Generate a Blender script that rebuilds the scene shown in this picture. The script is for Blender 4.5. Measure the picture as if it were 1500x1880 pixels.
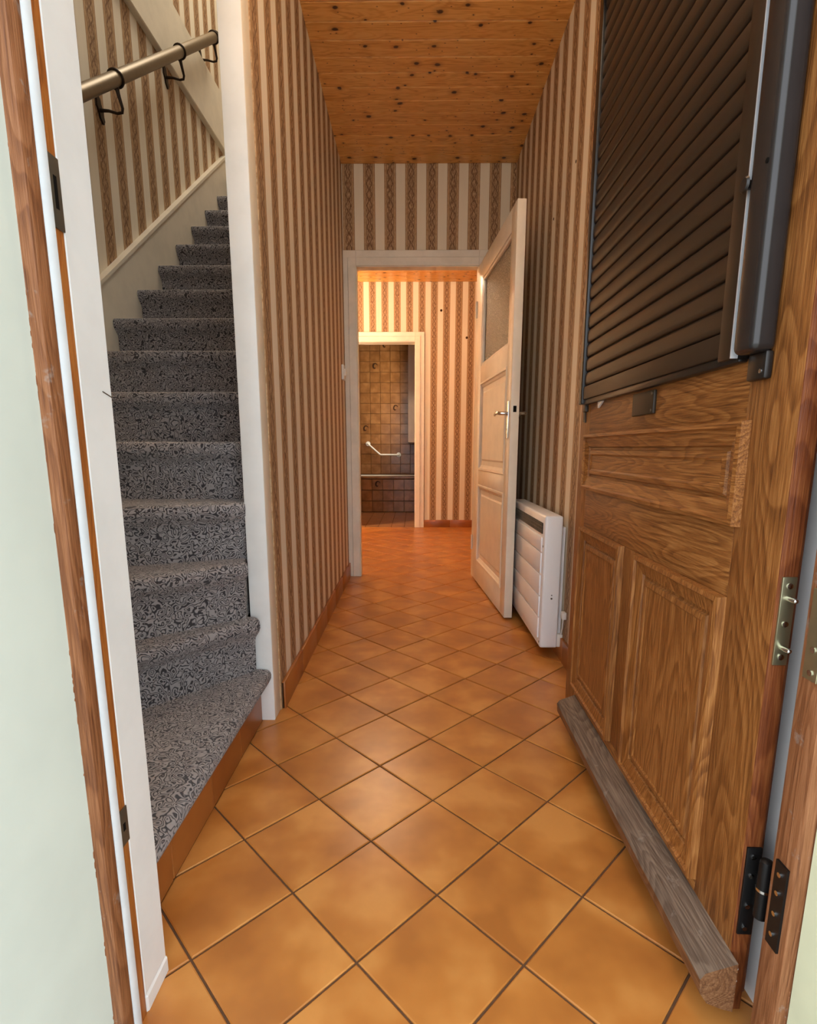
import bpy, bmesh, math, random
from mathutils import Vector, Matrix
random.seed(7)
S = bpy.context.scene
for o in list(bpy.data.objects): bpy.data.objects.remove(o)
COL = S.collection

# ------------------------------------------------------------------ camera, world, big lights, exposure
cd = bpy.data.cameras.new('camera'); cam = bpy.data.objects.new('camera', cd); COL.objects.link(cam)
cd.sensor_fit = 'HORIZONTAL'; cd.sensor_width = 36.0; cd.lens = 972.0 / 1500 * 36.0
cd.shift_y = 60.0 / 1500; cd.clip_start = 0.02
cam.location = (0, 0, 0.88); cam.rotation_euler = (math.pi / 2 - 0.1794, 0, 0.0097)
S.camera = cam
W = bpy.data.worlds.new('sky'); S.world = W; W.use_nodes = True
bg = W.node_tree.nodes['Background']; bg.inputs[0].default_value = (0.86, 0.93, 1.0, 1); bg.inputs[1].default_value = 2.1
S.view_settings.view_transform = 'Standard'; S.view_settings.look = 'None'
S.view_settings.gamma = 1; S.view_settings.use_curve_mapping = False
S.view_settings.exposure = 0.8

def area(name, loc, rot, sx, sy, power, col):
    l = bpy.data.lights.new(name, 'AREA'); l.shape = 'RECTANGLE'; l.size = sx; l.size_y = sy; l.energy = power; l.color = col
    o = bpy.data.objects.new(name, l); COL.objects.link(o); o.location = loc; o.rotation_euler = rot
    return o
# daylight in the window of the far room, the landing roof window and the bathroom window
area('window_daylight', (-1.86, 4.75, 1.45), (0, -math.pi / 2, 0), 1.2, 1.1, 270, (1.0, 0.76, 0.50))
area('roof_window_daylight', (-0.75, 3.3, 4.66), (0, 0, 0), 0.9, 1.3, 17, (1.0, 0.80, 0.50))
area('bath_window_daylight', (0.09, 7.6, 1.6), (0, math.pi / 2, 0), 1.1, 0.5, 11, (1.0, 0.84, 0.58))

# ------------------------------------------------------------------ material helpers
MATS = {}
class N:
    """small node builder"""
    def __init__(s, name):
        m = bpy.data.materials.new(name); m.use_nodes = True; s.m = m; s.t = m.node_tree
        s.b = s.t.nodes['Principled BSDF']; MATS[name] = m
    def n(s, typ, **kw):
        x = s.t.nodes.new(typ)
        for k, v in kw.items(): setattr(x, k, v)
        return x
    def link(s, a, b): s.t.links.new(a, b)
    def put(s, inp, v):
        if hasattr(v, 'is_linked') or isinstance(v, bpy.types.NodeSocket): s.link(v, inp)
        else: inp.default_value = v
    def math(s, op, a, b=None, c=None, clamp=False):
        x = s.n('ShaderNodeMath', operation=op, use_clamp=clamp)
        for i, v in enumerate((a, b, c)):
            if v is not None: s.put(x.inputs[i], v)
        return x.outputs[0]
    def mix(s, f, a, b, mode='MIX'):
        x = s.n('ShaderNodeMix', data_type='RGBA', blend_type=mode)
        s.put(x.inputs[0], f); s.put(x.inputs[6], rgba(a)); s.put(x.inputs[7], rgba(b)); return x.outputs[2]
    def coord(s, kind='Object'):
        return s.n('ShaderNodeTexCoord').outputs[kind]
    def xyz(s, v):
        x = s.n('ShaderNodeSeparateXYZ'); s.link(v, x.inputs[0]); return x.outputs
    def comb(s, a, b, c):
        x = s.n('ShaderNodeCombineXYZ')
        for i, v in enumerate((a, b, c)): s.put(x.inputs[i], v)
        return x.outputs[0]
    def noise(s, vec, scale, detail=2.0, rough=0.5, dist=0.0, out=0):
        x = s.n('ShaderNodeTexNoise'); s.link(vec, x.inputs['Vector'])
        x.inputs['Scale'].default_value = scale; x.inputs['Detail'].default_value = detail
        x.inputs['Roughness'].default_value = rough; x.inputs['Distortion'].default_value = dist
        return x.outputs[out]
    def ramp(s, f, stops):
        x = s.n('ShaderNodeValToRGB'); s.link(f, x.inputs[0]); e = x.color_ramp.elements
        while len(e) < len(stops): e.new(0.5)
        for el, (p, c) in zip(e, stops): el.position = p; el.color = rgba(c)
        return x.outputs[0]
    def step(s, v, lo, hi):
        x = s.n('ShaderNodeMapRange', interpolation_type='SMOOTHSTEP'); s.put(x.inputs[0], v)
        x.inputs[1].default_value = lo; x.inputs[2].default_value = hi; return x.outputs[0]
    def bump(s, h, strength=0.3, dist=0.002):
        x = s.n('ShaderNodeBump'); s.link(h, x.inputs['Height']); x.inputs['Strength'].default_value = strength
        x.inputs['Distance'].default_value = dist; s.link(x.outputs[0], s.b.inputs['Normal'])
    def rnd(s): return s.n('ShaderNodeObjectInfo').outputs['Random']
    def base(s, c=None, rough=0.5, metal=0.0, spec=0.5):
        if c is not None: s.put(s.b.inputs['Base Color'], rgba(c))
        s.put(s.b.inputs['Roughness'], rough); s.b.inputs['Metallic'].default_value = metal
        s.b.inputs['Specular IOR Level'].default_value = spec
def rgba(c):
    if isinstance(c, (tuple, list)) and len(c) == 3: return (*c, 1)
    return c

def painted(name, c, rough=0.45, dirt=0.06, scale=9.0, spec=0.4, speck=None):
    k = N(name); co = k.coord()
    nz = k.noise(co, scale, 4, 0.6)
    d = tuple(x * (1 - dirt * 2.2) for x in c)
    col = k.mix(k.step(nz, 0.35, 0.7), c, d)
    if speck:
        sp = k.step(k.noise(co, 42, 3, 0.6), 0.70, 0.74); col = k.mix(sp, col, speck)
    k.base(col, rough, 0, spec); k.bump(k.noise(co, 60, 2), 0.06, 0.002)
    return k.m
painted('paint_white', (0.80, 0.80, 0.78), 0.4, 0.03)
painted('paint_cream', (0.78, 0.70, 0.56), 0.42, 0.04)
painted('paint_casing', (0.76, 0.70, 0.60), 0.38, 0.05, speck=None)
painted('paint_door', (0.84, 0.74, 0.60), 0.36, 0.04)
painted('plaster_ext', (0.62, 0.66, 0.585), 0.9, 0.04, 3.0, 0.2)
painted('plaster_ext_warm_bounce', (0.70, 0.72, 0.50), 0.9, 0.08, 3.0, 0.2)  # yellow of warm bounced light is put into the plaster colour
painted('plaster_in', (0.72, 0.66, 0.56), 0.85, 0.04, 4.0, 0.2)
painted('enamel', (0.82, 0.82, 0.84), 0.3, 0.01)
painted('seal_white', (0.78, 0.84, 0.88), 0.4, 0.03, 20)
painted('paving', (0.46, 0.44, 0.40), 0.85, 0.1, 5.0, 0.2)

def metal(name, c, rough, met=1.0, spec=0.5):
    k = N(name); nz = k.noise(k.coord(), 40, 3)
    k.base(k.mix(nz, c, tuple(x * 0.75 for x in c)), rough, met, spec); return k.m
metal('iron_black', (0.016, 0.015, 0.015), 0.42, 0.6)
metal('iron_bronze', (0.035, 0.022, 0.014), 0.45, 0.7)
metal('brass_plate', (0.50, 0.48, 0.30), 0.32, 0.9)
metal('steel', (0.72, 0.72, 0.70), 0.22)
metal('alu_brown', (0.036, 0.020, 0.011), 0.42, 0.0, 0.3)
metal('alu_dark', (0.016, 0.012, 0.010), 0.34, 0.1)
metal('alu_rail', (0.030, 0.025, 0.024), 0.22, 0.2)
metal('rail_brass', (0.21, 0.150, 0.085), 0.40, 0.45)
metal('alu_strip_highlight', (0.62, 0.62, 0.64), 0.35, 0.2)  # pale diffuse colour paints the highlight along the aluminium edge
metal('black_void', (0.006, 0.005, 0.004), 0.9, 0.0, 0.1)
metal('keep_metal', (0.12, 0.10, 0.07), 0.5, 0.5)
metal('plate_brown', (0.034, 0.022, 0.012), 0.5, 0.1)

def wallpaper(name, axis, period, phase):
    k = N(name); x, y, z = k.xyz(k.coord())
    c = {'X': x, 'Y': y}[axis]
    t = k.math('FRACT', k.math('DIVIDE', k.math('SUBTRACT', c, phase), period))
    w = k.math('ABSOLUTE', k.math('SUBTRACT', t, 0.5))            # 0.5 = stripe centre at coord = phase
    w = k.math('SUBTRACT', 0.5, w)                                # 0 at stripe centre, .5 mid cream
    sw = k.math('SUBTRACT', t, k.math('ROUND', t))
    st = k.comb(k.math('MULTIPLY', c, 420.0), 0.0, k.math('MULTIPLY', z, 45.0))
    streak = k.noise(st, 1.0, 2, 0.7)
    zz = k.math('SINE', k.math('MULTIPLY', z, 2 * math.pi / 0.062))
    amp = k.math('MULTIPLY_ADD', zz, 0.045, 0.075)
    dia = k.math('ABSOLUTE', k.math('SUBTRACT', w, amp))           # wavy line around the lozenges
    line = k.math('SUBTRACT', 1.0, k.step(dia, 0.012, 0.028))
    inner = k.math('SUBTRACT', 1.0, k.step(w, 0.135, 0.15))
    band = k.math('SUBTRACT', 1.0, k.step(w, 0.275, 0.285))
    edge = k.math('SUBTRACT', 1.0, k.step(k.math('ABSOLUTE', k.math('SUBTRACT', w, 0.165)), 0.006, 0.016))
    edge2 = k.math('SUBTRACT', 1.0, k.step(k.math('ABSOLUTE', k.math('SUBTRACT', w, 0.262)), 0.006, 0.018))
    cream = k.mix(k.noise(k.comb(k.math('MULTIPLY', c, 30.0), 0.0, k.math('MULTIPLY', z, 4.0)), 1.0, 3), (0.80, 0.71, 0.56), (0.73, 0.64, 0.50))
    tan = k.mix(k.step(streak, 0.36, 0.64), (0.36, 0.205, 0.095), (0.56, 0.37, 0.205))
    mid = k.mix(k.step(streak, 0.42, 0.6), (0.20, 0.095, 0.040), (0.54, 0.355, 0.20))
    col = k.mix(band, cream, tan)
    col = k.mix(inner, col, mid)
    col = k.mix(k.math('MULTIPLY', k.math('MULTIPLY', line, inner), 0.8), col, (0.12, 0.055, 0.026))
    col = k.mix(k.math('MULTIPLY', edge, 0.75), col, (0.14, 0.068, 0.032))
    col = k.mix(k.math('MULTIPLY', edge2, 0.6), col, (0.20, 0.10, 0.05))
    k.base(col, 0.62, 0, 0.3)
    k.bump(k.noise(k.coord(), 500, 2), 0.1, 0.001)
    return k.m
wallpaper('wallpaper_left', 'Y', 0.156, 1.723)
wallpaper('wallpaper_right', 'Y', 0.1464, 2.2482)
wallpaper('wallpaper_stair', 'Y', 0.1534, 2.4984)
wallpaper('wallpaper_back', 'X', 0.1302, -0.019)
wallpaper('wallpaper_far', 'X', 0.131, -0.046)

def oak(name, axis, dark, midc, light, rough=0.42, ring=1.0, worn=0.0):
    """grain runs along the given object axis"""
    k = N(name); co = k.coord(); r = k.math('MULTIPLY', k.rnd(), 37.0); x, y, z = k.xyz(co)
    a = {'X': x, 'Y': y, 'Z': z}[axis]
    oth = [v for q, v in zip('XYZ', (x, y, z)) if q != axis]
    b, c = oth
    v = k.comb(k.math('MULTIPLY', a, 0.9), k.math('ADD', k.math('MULTIPLY', b, 6.0), r), k.math('ADD', k.math('MULTIPLY', c, 6.0), r))
    big = k.noise(v, 1.5, 2, 0.5, 0.35)
    tr = k.math('FRACT', k.math('MULTIPLY', big, 26.0 * ring))
    rings = k.step(tr, 0.0, 0.75)                                   # saw-tooth growth rings
    rings = k.math('SUBTRACT', rings, k.step(tr, 0.86, 1.0))
    fv = k.comb(k.math('MULTIPLY', a, 11.0), k.math('ADD', k.math('MULTIPLY', b, 330.0), r), k.math('ADD', k.math('MULTIPLY', c, 330.0), r))
    fine = k.noise(fv, 1.0, 3, 0.75)
    tone = k.noise(v, 0.5, 2)
    f = k.math('ADD', k.math('MULTIPLY', rings, 0.20), k.math('MULTIPLY_ADD', k.math('SUBTRACT', fine, 0.5), 1.15, 0.32))
    f = k.math('ADD', f, k.math('MULTIPLY', k.math('SUBTRACT', tone, 0.42), 0.35))
    col = k.ramp(f, [(0.12, dark), (0.45, midc), (0.85, light)])
    if worn:
        wv = k.step(k.noise(co, 26, 4, 0.7), 0.6, 0.68)
        col = k.mix(k.math('MULTIPLY', wv, worn), col, (0.34, 0.30, 0.26))
    k.base(col, rough, 0, 0.3); k.bump(f, 0.5, 0.002)
    return k.m
OK = ((0.085, 0.026, 0.006), (0.245, 0.088, 0.020), (0.47, 0.210, 0.062))
oak('oak_upright', 'Z', *OK); oak('oak_across', 'X', *OK)
oak('oak_edge', 'Z', (0.07, 0.016, 0.006), (0.17, 0.045, 0.013), (0.30, 0.10, 0.03), 0.4)
oak('oak_frame', 'Z', (0.12, 0.040, 0.016), (0.25, 0.095, 0.036), (0.39, 0.175, 0.080), 0.5, 1.0, 0.4)
oak('oak_frame_orange', 'Z', (0.22, 0.06, 0.012), (0.40, 0.13, 0.025), (0.52, 0.21, 0.05), 0.4)
oak('oak_weathered', 'X', (0.055, 0.034, 0.022), (0.13, 0.088, 0.062), (0.25, 0.185, 0.135), 0.65, 1.0, 0.3)
oak('oak_board', 'X', (0.06, 0.022, 0.009), (0.155, 0.062, 0.024), (0.28, 0.135, 0.06), 0.55, 1.0, 0.15)

def pine():
    k = N('pine'); x, y, z = k.xyz(k.coord()); r = k.rnd()
    r1 = k.math('MULTIPLY', r, 91.0); r2 = k.math('MULTIPLY', r, 53.0)
    v = k.comb(k.math('ADD', k.math('MULTIPLY', x, 2.2), r1), k.math('ADD', k.math('MULTIPLY', y, 16.0), r2), 0.0)
    g = k.noise(v, 1.5, 3, 0.55, 0.5)
    rings = k.math('MULTIPLY_ADD', k.math('SINE', k.math('MULTIPLY', g, 45.0)), 0.5, 0.5)
    col = k.ramp(k.math('MULTIPLY_ADD', rings, 0.4, k.math('MULTIPLY', g, 0.7)), [(0.2, (0.90, 0.52, 0.165)), (0.55, (0.84, 0.44, 0.120)), (0.85, (0.66, 0.295, 0.065))])
    col = k.mix(k.math('MULTIPLY', k.step(r, 0.0, 1.0), 0.25), col, (0.64, 0.27, 0.055))
    vo = k.n('ShaderNodeTexVoronoi', voronoi_dimensions='2D')
    kv = k.comb(k.math('ADD', k.math('MULTIPLY', x, 8.5), r1), k.math('ADD', k.math('MULTIPLY', y, 11.0), r2), 0.0)
    nz = k.noise(kv, 3.0, 2, 0.5, 0, 1)
    kv2 = k.n('ShaderNodeMix', data_type='VECTOR'); kv2.inputs[0].default_value = 0.10
    k.link(kv, kv2.inputs[4]); k.link(nz, kv2.inputs[5])
    k.link(kv2.outputs[1], vo.inputs['Vector']); vo.inputs['Scale'].default_value = 1.0
    cr = k.xyz(vo.outputs['Color'])
    size = k.math('MULTIPLY_ADD', cr[1], 0.085, 0.022)
    on = k.step(cr[0], 0.22, 0.24)
    kn = k.math('SUBTRACT', 1.0, k.step(k.math('DIVIDE', vo.outputs['Distance'], size), 0.65, 1.35))
    halo = k.math('SUBTRACT', 1.0, k.step(k.math('DIVIDE', vo.outputs['Distance'], size), 1.0, 3.4))
    col = k.mix(k.math('MULTIPLY', k.math('MULTIPLY', halo, on), 0.35), col, (0.30, 0.085, 0.015))
    col = k.mix(k.math('MULTIPLY', k.math('MULTIPLY', kn, on), 0.95), col, (0.055, 0.014, 0.006))
    v2 = k.n('ShaderNodeTexVoronoi', voronoi_dimensions='2D'); v2.inputs['Scale'].default_value = 1.0
    k.link(k.comb(k.math('ADD', k.math('MULTIPLY', x, 17.0), r2), k.math('ADD', k.math('MULTIPLY', y, 23.0), r1), 0.0), v2.inputs['Vector'])
    c2 = k.xyz(v2.outputs['Color'])
    sm_ = k.math('MULTIPLY', k.math('SUBTRACT', 1.0, k.step(v2.outputs['Distance'], 0.035, 0.085)), k.step(c2[0], 0.6, 0.62))
    col = k.mix(k.math('MULTIPLY', sm_, 0.8), col, (0.12, 0.03, 0.01))
    k.base(col, 0.34, 0, 0.4)
pine()

def tile_mat(name, c1, c2, c3, rough, scale=5.0, spec=0.5):
    k = N(name); co = k.coord(); r = k.rnd()
    v = k.n('ShaderNodeVectorMath', operation='ADD'); k.link(co, v.inputs[0])
    k.link(k.comb(k.math('MULTIPLY', r, 61.0), k.math('MULTIPLY', r, 23.0), 0.0), v.inputs[1])
    n1 = k.noise(v.outputs[0], scale, 3, 0.5)
    col = k.ramp(n1, [(0.36, c1), (0.50, c2), (0.64, c3)])
    col = k.mix(k.math('MULTIPLY', k.math('ABSOLUTE', k.math('SUBTRACT', r, 0.5)), 0.5), col, c1)
    n2 = k.noise(co, 130, 2); col = k.mix(k.math('MULTIPLY', n2, 0.12), col, c1)
    k.base(col, k.math('MULTIPLY_ADD', n1, 0.10, rough - 0.05), 0, spec)
    k.bump(k.noise(co, 35, 2), 0.04, 0.002)
tile_mat('terracotta', (0.38, 0.138, 0.029), (0.49, 0.192, 0.040), (0.62, 0.280, 0.070), 0.31, 6.0)
tile_mat('terracotta_skirt', (0.27, 0.080, 0.016), (0.34, 0.11, 0.022), (0.40, 0.14, 0.03), 0.34)
tile_mat('bath_tile', (0.18, 0.074, 0.022), (0.235, 0.102, 0.031), (0.29, 0.135, 0.045), 0.22, 9.0)
tile_mat('bath_floor_tile', (0.20, 0.085, 0.03), (0.28, 0.12, 0.045), (0.34, 0.16, 0.06), 0.3, 10.0)
k = N('grout'); k.base(k.mix(k.noise(k.coord(), 60, 3), (0.085, 0.045, 0.024), (0.16, 0.085, 0.045)), 0.9, 0, 0.2)
k = N('grout_bath'); k.base(k.mix(k.noise(k.coord(), 60, 3), (0.09, 0.045, 0.02), (0.14, 0.07, 0.03)), 0.9, 0, 0.2)
k = N('motif'); k.base(k.mix(k.noise(k.coord(), 60, 3), (0.030, 0.014, 0.006), (0.06, 0.026, 0.010)), 0.85, 0, 0.1)

def carpet():
    k = N('carpet'); co = k.coord()
    n1 = k.noise(co, 44, 1.0, 0.4, 0.3)
    wv = k.math('MULTIPLY_ADD', k.math('SINE', k.math('MULTIPLY', n1, 52.0)), 0.5, 0.5)
    ln = k.step(wv, 0.10, 0.62)                                   # raised loops with dark gaps
    fuzz = k.noise(co, 520, 2, 0.7)
    big = k.noise(co, 5, 2)
    a = k.mix(fuzz, (0.24, 0.22, 0.222), (0.43, 0.40, 0.40)); a = k.mix(k.math('MULTIPLY', big, 0.4), a, (0.22, 0.195, 0.18))
    col = k.mix(ln, (0.040, 0.036, 0.040), a)
    k.base(col, 0.95, 0, 0.1)
    k.b.inputs['Sheen Weight'].default_value = 0.2; k.b.inputs['Sheen Roughness'].default_value = 0.6
    k.bump(k.math('ADD', k.math('MULTIPLY', fuzz, 0.4), ln), 0.6, 0.004)
carpet()

k = N('glass_ribbed'); co = k.coord(); k.base((0.80, 0.73, 0.58), 0.30, 0, 0.5)
k.b.inputs['Transmission Weight'].default_value = 0.5; k.b.inputs['IOR'].default_value = 1.3
w = k.n('ShaderNodeTexWave'); k.link(co, w.inputs['Vector']); w.inputs['Scale'].default_value = 38; w.inputs['Distortion'].default_value = 12; w.inputs['Detail'].default_value = 2; w.bands_direction = 'DIAGONAL'
k.bump(w.outputs['Fac'], 1.0, 0.006); k.link(k.mix(w.outputs['Fac'], (0.58, 0.50, 0.36), (0.88, 0.80, 0.63)), k.b.inputs['Base Color'])
k = N('window_glass'); k.base((0.95, 0.97, 0.97), 0.02); k.b.inputs['Transmission Weight'].default_value = 1.0; k.bump(k.noise(k.coord(), 3), 0.01)
k = N('plastic_white'); k.base(k.mix(k.noise(k.coord(), 30), (0.80, 0.79, 0.75), (0.72, 0.71, 0.67)), 0.35)
k = N('tub_white'); k.base(k.mix(k.noise(k.coord(), 10), (0.82, 0.80, 0.75), (0.78, 0.76, 0.70)), 0.2)

# ------------------------------------------------------------------ mesh helpers
class MB:
    def __init__(s): s.bm = bmesh.new()
    def box(s, x0, x1, y0, y1, z0, z1, bev=0.0, seg=1):
        b = bmesh.new(); bmesh.ops.create_cube(b, size=1)
        for v in b.verts:
            v.co = Vector((x0 if v.co.x < 0 else x1, y0 if v.co.y < 0 else y1, z0 if v.co.z < 0 else z1))
        if bev: bmesh.ops.bevel(b, geom=b.edges[:], offset=bev, segments=seg, affect='EDGES', clamp_overlap=True, profile=0.5)
        s.add(b); return s
    def add(s, b):
        me = bpy.data.meshes.new('tmp'); b.to_mesh(me); b.free(); s.bm.from_mesh(me); bpy.data.meshes.remove(me)
    def pyd(s, vs, fs):
        b = bmesh.new(); V = [b.verts.new(v) for v in vs]
        for f in fs:
            try: b.faces.new([V[i] for i in f])
            except ValueError: pass
        bmesh.ops.recalc_face_normals(b, faces=b.faces[:]); s.add(b); return s
    def prism(s, poly, axis, a0, a1):
        """poly: 2-D outline in the two other axes (in xyz order)"""
        def mk(p, a): return {'X': (a, p[0], p[1]), 'Y': (p[0], a, p[1]), 'Z': (p[0], p[1], a)}[axis]
        n = len(poly); vs = [mk(p, a0) for p in poly] + [mk(p, a1) for p in poly]
        fs = [tuple(range(n)), tuple(range(n, 2 * n))] + [(i, (i + 1) % n, n + (i + 1) % n, n + i) for i in range(n)]
        return s.pyd(vs, fs)
    def tube(s, pts, r, seg=10, caps=True):
        P = [Vector(p) for p in pts]; rs = r if isinstance(r, (list, tuple)) else [r] * len(P)
        vs = []; fs = []; up = None
        for i, p in enumerate(P):
            t = (P[min(i + 1, len(P) - 1)] - P[max(i - 1, 0)]).normalized()
            if up is None: up = t.orthogonal().normalized()
            up = (up - t * up.dot(t)).normalized(); sd = t.cross(up)
            for j in range(seg):
                a = 2 * math.pi * j / seg; vs.append(p + (up * math.cos(a) + sd * math.sin(a)) * rs[i])
        for i in range(len(P) - 1):
            for j in range(seg): fs.append((i * seg + j, i * seg + (j + 1) % seg, (i + 1) * seg + (j + 1) % seg, (i + 1) * seg + j))
        if caps: fs += [tuple(range(seg)), tuple(range((len(P) - 1) * seg, len(P) * seg))]
        return s.pyd(vs, fs)
    def cyl(s, p0, p1, r, seg=16): return s.tube([p0, p1], r, seg)
    def build(s, name, mat, parent=None, smooth=False):
        me = bpy.data.meshes.new(name); s.bm.to_mesh(me); s.bm.free()
        if smooth:
            for p in me.polygons: p.use_smooth = True
            me.set_sharp_from_angle(angle=math.radians(40))
        me.materials.append(MATS[mat]); return link(name, me, parent)
def link(name, me, parent=None):
    o = bpy.data.objects.new(name, me); COL.objects.link(o)
    if parent is not None: o.parent = parent
    return o
def empty(name, loc=(0, 0, 0), rz=0.0):
    o = bpy.data.objects.new(name, None); COL.objects.link(o); o.location = loc; o.rotation_euler = (0, 0, rz); o.empty_display_size = 0.05
    return o
def struct(o, label=None):
    o['kind'] = 'structure'
    if label: o['label'] = label
    return o
def tag(o, label, cat, group=None):
    o['label'] = label; o['category'] = cat
    if group: o['group'] = group
    return o
def B(name, mat, x0, x1, y0, y1, z0, z1, parent=None, bev=0.0, seg=1):
    return MB().box(x0, x1, y0, y1, z0, z1, bev, seg).build(name, mat, parent, smooth=bev > 0 and seg > 1)

# ------------------------------------------------------------------ shell
XL, XR, YE, ZC = -0.450, 0.630, 3.624, 2.605
YF = 5.969
# floor: a grout bed with every tile laid on it
fl = MB().box(-1.95, 1.6, 0.62, YF + 0.14, -0.12, -0.0035).build('floor', 'grout'); struct(fl, 'terracotta floor of square tiles laid on the diagonal')
TA = 0.1452; TH = -0.0072; OX, OY = -0.098, 0.777
def clip(poly, x0, x1, y0, y1):
    for ax, lim, sg in ((0, x0, 1), (0, x1, -1), (1, y0, 1), (1, y1, -1)):
        out = []
        for i, p in enumerate(poly):
            q = poly[(i + 1) % len(poly)]; dp = (p[ax] - lim) * sg; dq = (q[ax] - lim) * sg
            if dp >= 0: out.append(p)
            if dp * dq < 0: t = dp / (dp - dq); out.append((p[0] + (q[0] - p[0]) * t, p[1] + (q[1] - p[1]) * t))
        poly = out
        if not poly: return poly
    return poly
def slab(poly, zt, zb, bev):
    """tile with a small chamfer round its top"""
    n = len(poly); cx = sum(p[0] for p in poly) / n; cy = sum(p[1] for p in poly) / n
    def inn(p):
        d = Vector((cx - p[0], cy - p[1])); l = d.length
        return (p[0] + d.x / l * bev * 1.4, p[1] + d.y / l * bev * 1.4)
    vs = [(p[0], p[1], zb) for p in poly] + [(p[0], p[1], zt - bev * 0.7) for p in poly] + [(*inn(p), zt) for p in poly]
    fs = [tuple(range(2 * n, 3 * n))]
    for i in range(n):
        j = (i + 1) % n; fs += [(i, j, n + j, n + i), (n + i, n + j, 2 * n + j, 2 * n + i)]
    return vs, fs
full_me = None
ct, sn = math.cos(TH), math.sin(TH)
for r in range(-3, 40):
    for c in range(-14, 14):
        if (r + c) % 2 == 0: continue                  # tile centres sit between the corners
        u, v = c * TA, r * TA
        cx, cy = OX + u * ct - v * sn, OY + u * sn + v * ct
        g = TA - 0.0042 / 2 * 1.414
        poly = [(cx + g * ct, cy + g * sn), (cx - g * sn, cy + g * ct), (cx - g * ct, cy - g * sn), (cx + g * sn, cy - g * ct)]
        reg = (-0.4965, XR, 0.645, 3.95) if cy < 3.70 else (-1.25, 1.10, 3.5, YF)
        p2 = clip(poly, *reg)
        if len(p2) < 3: continue
        ar = abs(sum(p2[i][0] * p2[(i + 1) % len(p2)][1] - p2[(i + 1) % len(p2)][0] * p2[i][1] for i in range(len(p2)))) / 2
        if ar < 0.0006: continue
        if len(p2) == 4 and ar > 0.98 * 2 * g * g:
            if full_me is None:
                vs, fs = slab([(q[0] - cx, q[1] - cy) for q in poly], 0, -0.009, 0.0022)
                full_me = MB().pyd(vs, fs); o = full_me.build('floor_tile', 'terracotta', fl); full_me = o.data
            else: o = link('floor_tile', full_me, fl)
            o.location = (cx, cy, random.uniform(-0.0004, 0.0004))
        else:
            mx = sum(q[0] for q in p2) / len(p2); my = sum(q[1] for q in p2) / len(p2)
            vs, fs = slab([(q[0] - mx, q[1] - my) for q in p2], 0, -0.009, 0.0022)
            o = MB().pyd(vs, fs).build('floor_tile', 'terracotta', fl); o.location = (mx, my, 0)

# ceiling: pine boards
ce = MB().box(-0.518, XR + 0.02, 0.62, YE + 0.1, ZC + 0.014, ZC + 0.12).build('ceiling', 'plaster_in'); struct(ce, 'tongue-and-groove pine board ceiling over the hallway')
def board_mesh(x0, x1, w):
    prof = [(-w / 2 + 0.0006, 0.005), (-w / 2 + 0.005, 0.0), (w / 2 - 0.005, 0.0), (w / 2 - 0.0006, 0.005), (w / 2 - 0.0006, 0.014), (-w / 2 + 0.0006, 0.014)]
    return MB().prism(prof, 'X', x0, x1)
bw = 0.1004; bm_ = None
for i in range(30):
    yc = YE - bw / 2 - i * bw
    if yc < 0.75: break
    if bm_ is None: o = board_mesh(XL - 0.01, XR + 0.01, bw).build('ceiling_board', 'pine', ce); bm_ = o.data
    else: o = link('ceiling_board', bm_, ce)
    o.location = (0, yc, ZC)
ce2 = MB().box(-0.512, 1.6, YE + 0.1, 4.12, ZC + 0.014, ZC + 0.12).box(-1.95, 1.6, 4.12, YF + 0.02, ZC + 0.014, ZC + 0.12).build('ceiling', 'plaster_in'); struct(ce2, 'pine board ceiling of the room beyond the inner door')
bm_ = None
for i in range(23):
    yc = YF - bw / 2 - i * bw
    if yc < 4.15:
        o = board_mesh(-0.512, 1.5, bw).build('ceiling_board', 'pine', ce2); o.location = (0, yc, ZC); continue
    if bm_ is None: o = board_mesh(-1.9, 1.5, bw).build('ceiling_board', 'pine', ce2); bm_ = o.data
    else: o = link('ceiling_board', bm_, ce2)
    o.location = (0, yc, ZC)

# hallway walls
struct(MB().box(-0.512, XL, 1.68, YE + 0.02, -0.02, 2.72).build('wall_left', 'wallpaper_left'), 'striped wallpaper partition between hallway and stairs')
wr = struct(MB().box(XR, XR + 0.12, 0.80, YE + 0.02, -0.02, 2.72).build('wall_right', 'wallpaper_right'), 'striped wallpaper wall behind the heater')
OL, OR_, OT = -0.369, 0.412, 2.017      # inner doorway
wb = struct(MB().box(-0.512, OL, YE, YE + 0.055, -0.02, 2.72).box(OR_, XR + 0.1, YE, YE + 0.055, -0.02, 2.72).box(OL, OR_, YE, YE + 0.055, OT, 2.72).build('wall_back', 'wallpaper_back'), 'striped wallpaper wall around the inner doorway')
# far room
BL, BR, BT = -0.76, 0.014, 2.005        # bathroom doorway
wf = struct(MB().box(-1.95, BL, YF, YF + 0.12, -0.02, 2.72).box(BR, 1.6, YF, YF + 0.12, -0.02, 2.72).box(BL, BR, YF, YF + 0.12, BT, 2.72).build('wall_far', 'wallpaper_far'), 'sunlit striped wallpaper wall of the far room')
struct(MB().box(-2.02, -1.9, YE + 0.12, 4.15, -0.02, 2.72).box(-2.02, -1.9, 5.35, YF, -0.02, 2.72).box(-2.02, -1.9, 4.15, 5.35, -0.02, 0.85).box(-2.02, -1.9, 4.15, 5.35, 2.05, 2.72).build('wall_room_left', 'wallpaper_left'))
struct(MB().box(1.5, 1.62, YE + 0.12, YF, -0.02, 2.72).build('wall_room_right', 'wallpaper_left'))
struct(MB().box(-1.95, -0.512, YE, YE + 0.12, -0.02, 2.10).box(XR + 0.1, 1.6, YE, YE + 0.12, -0.02, 2.72).build('wall_room_front', 'wallpaper_back'))
wn = struct(empty('window_1', (-1.96, 4.75, 1.45)), 'white casement window of the far room')
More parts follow.
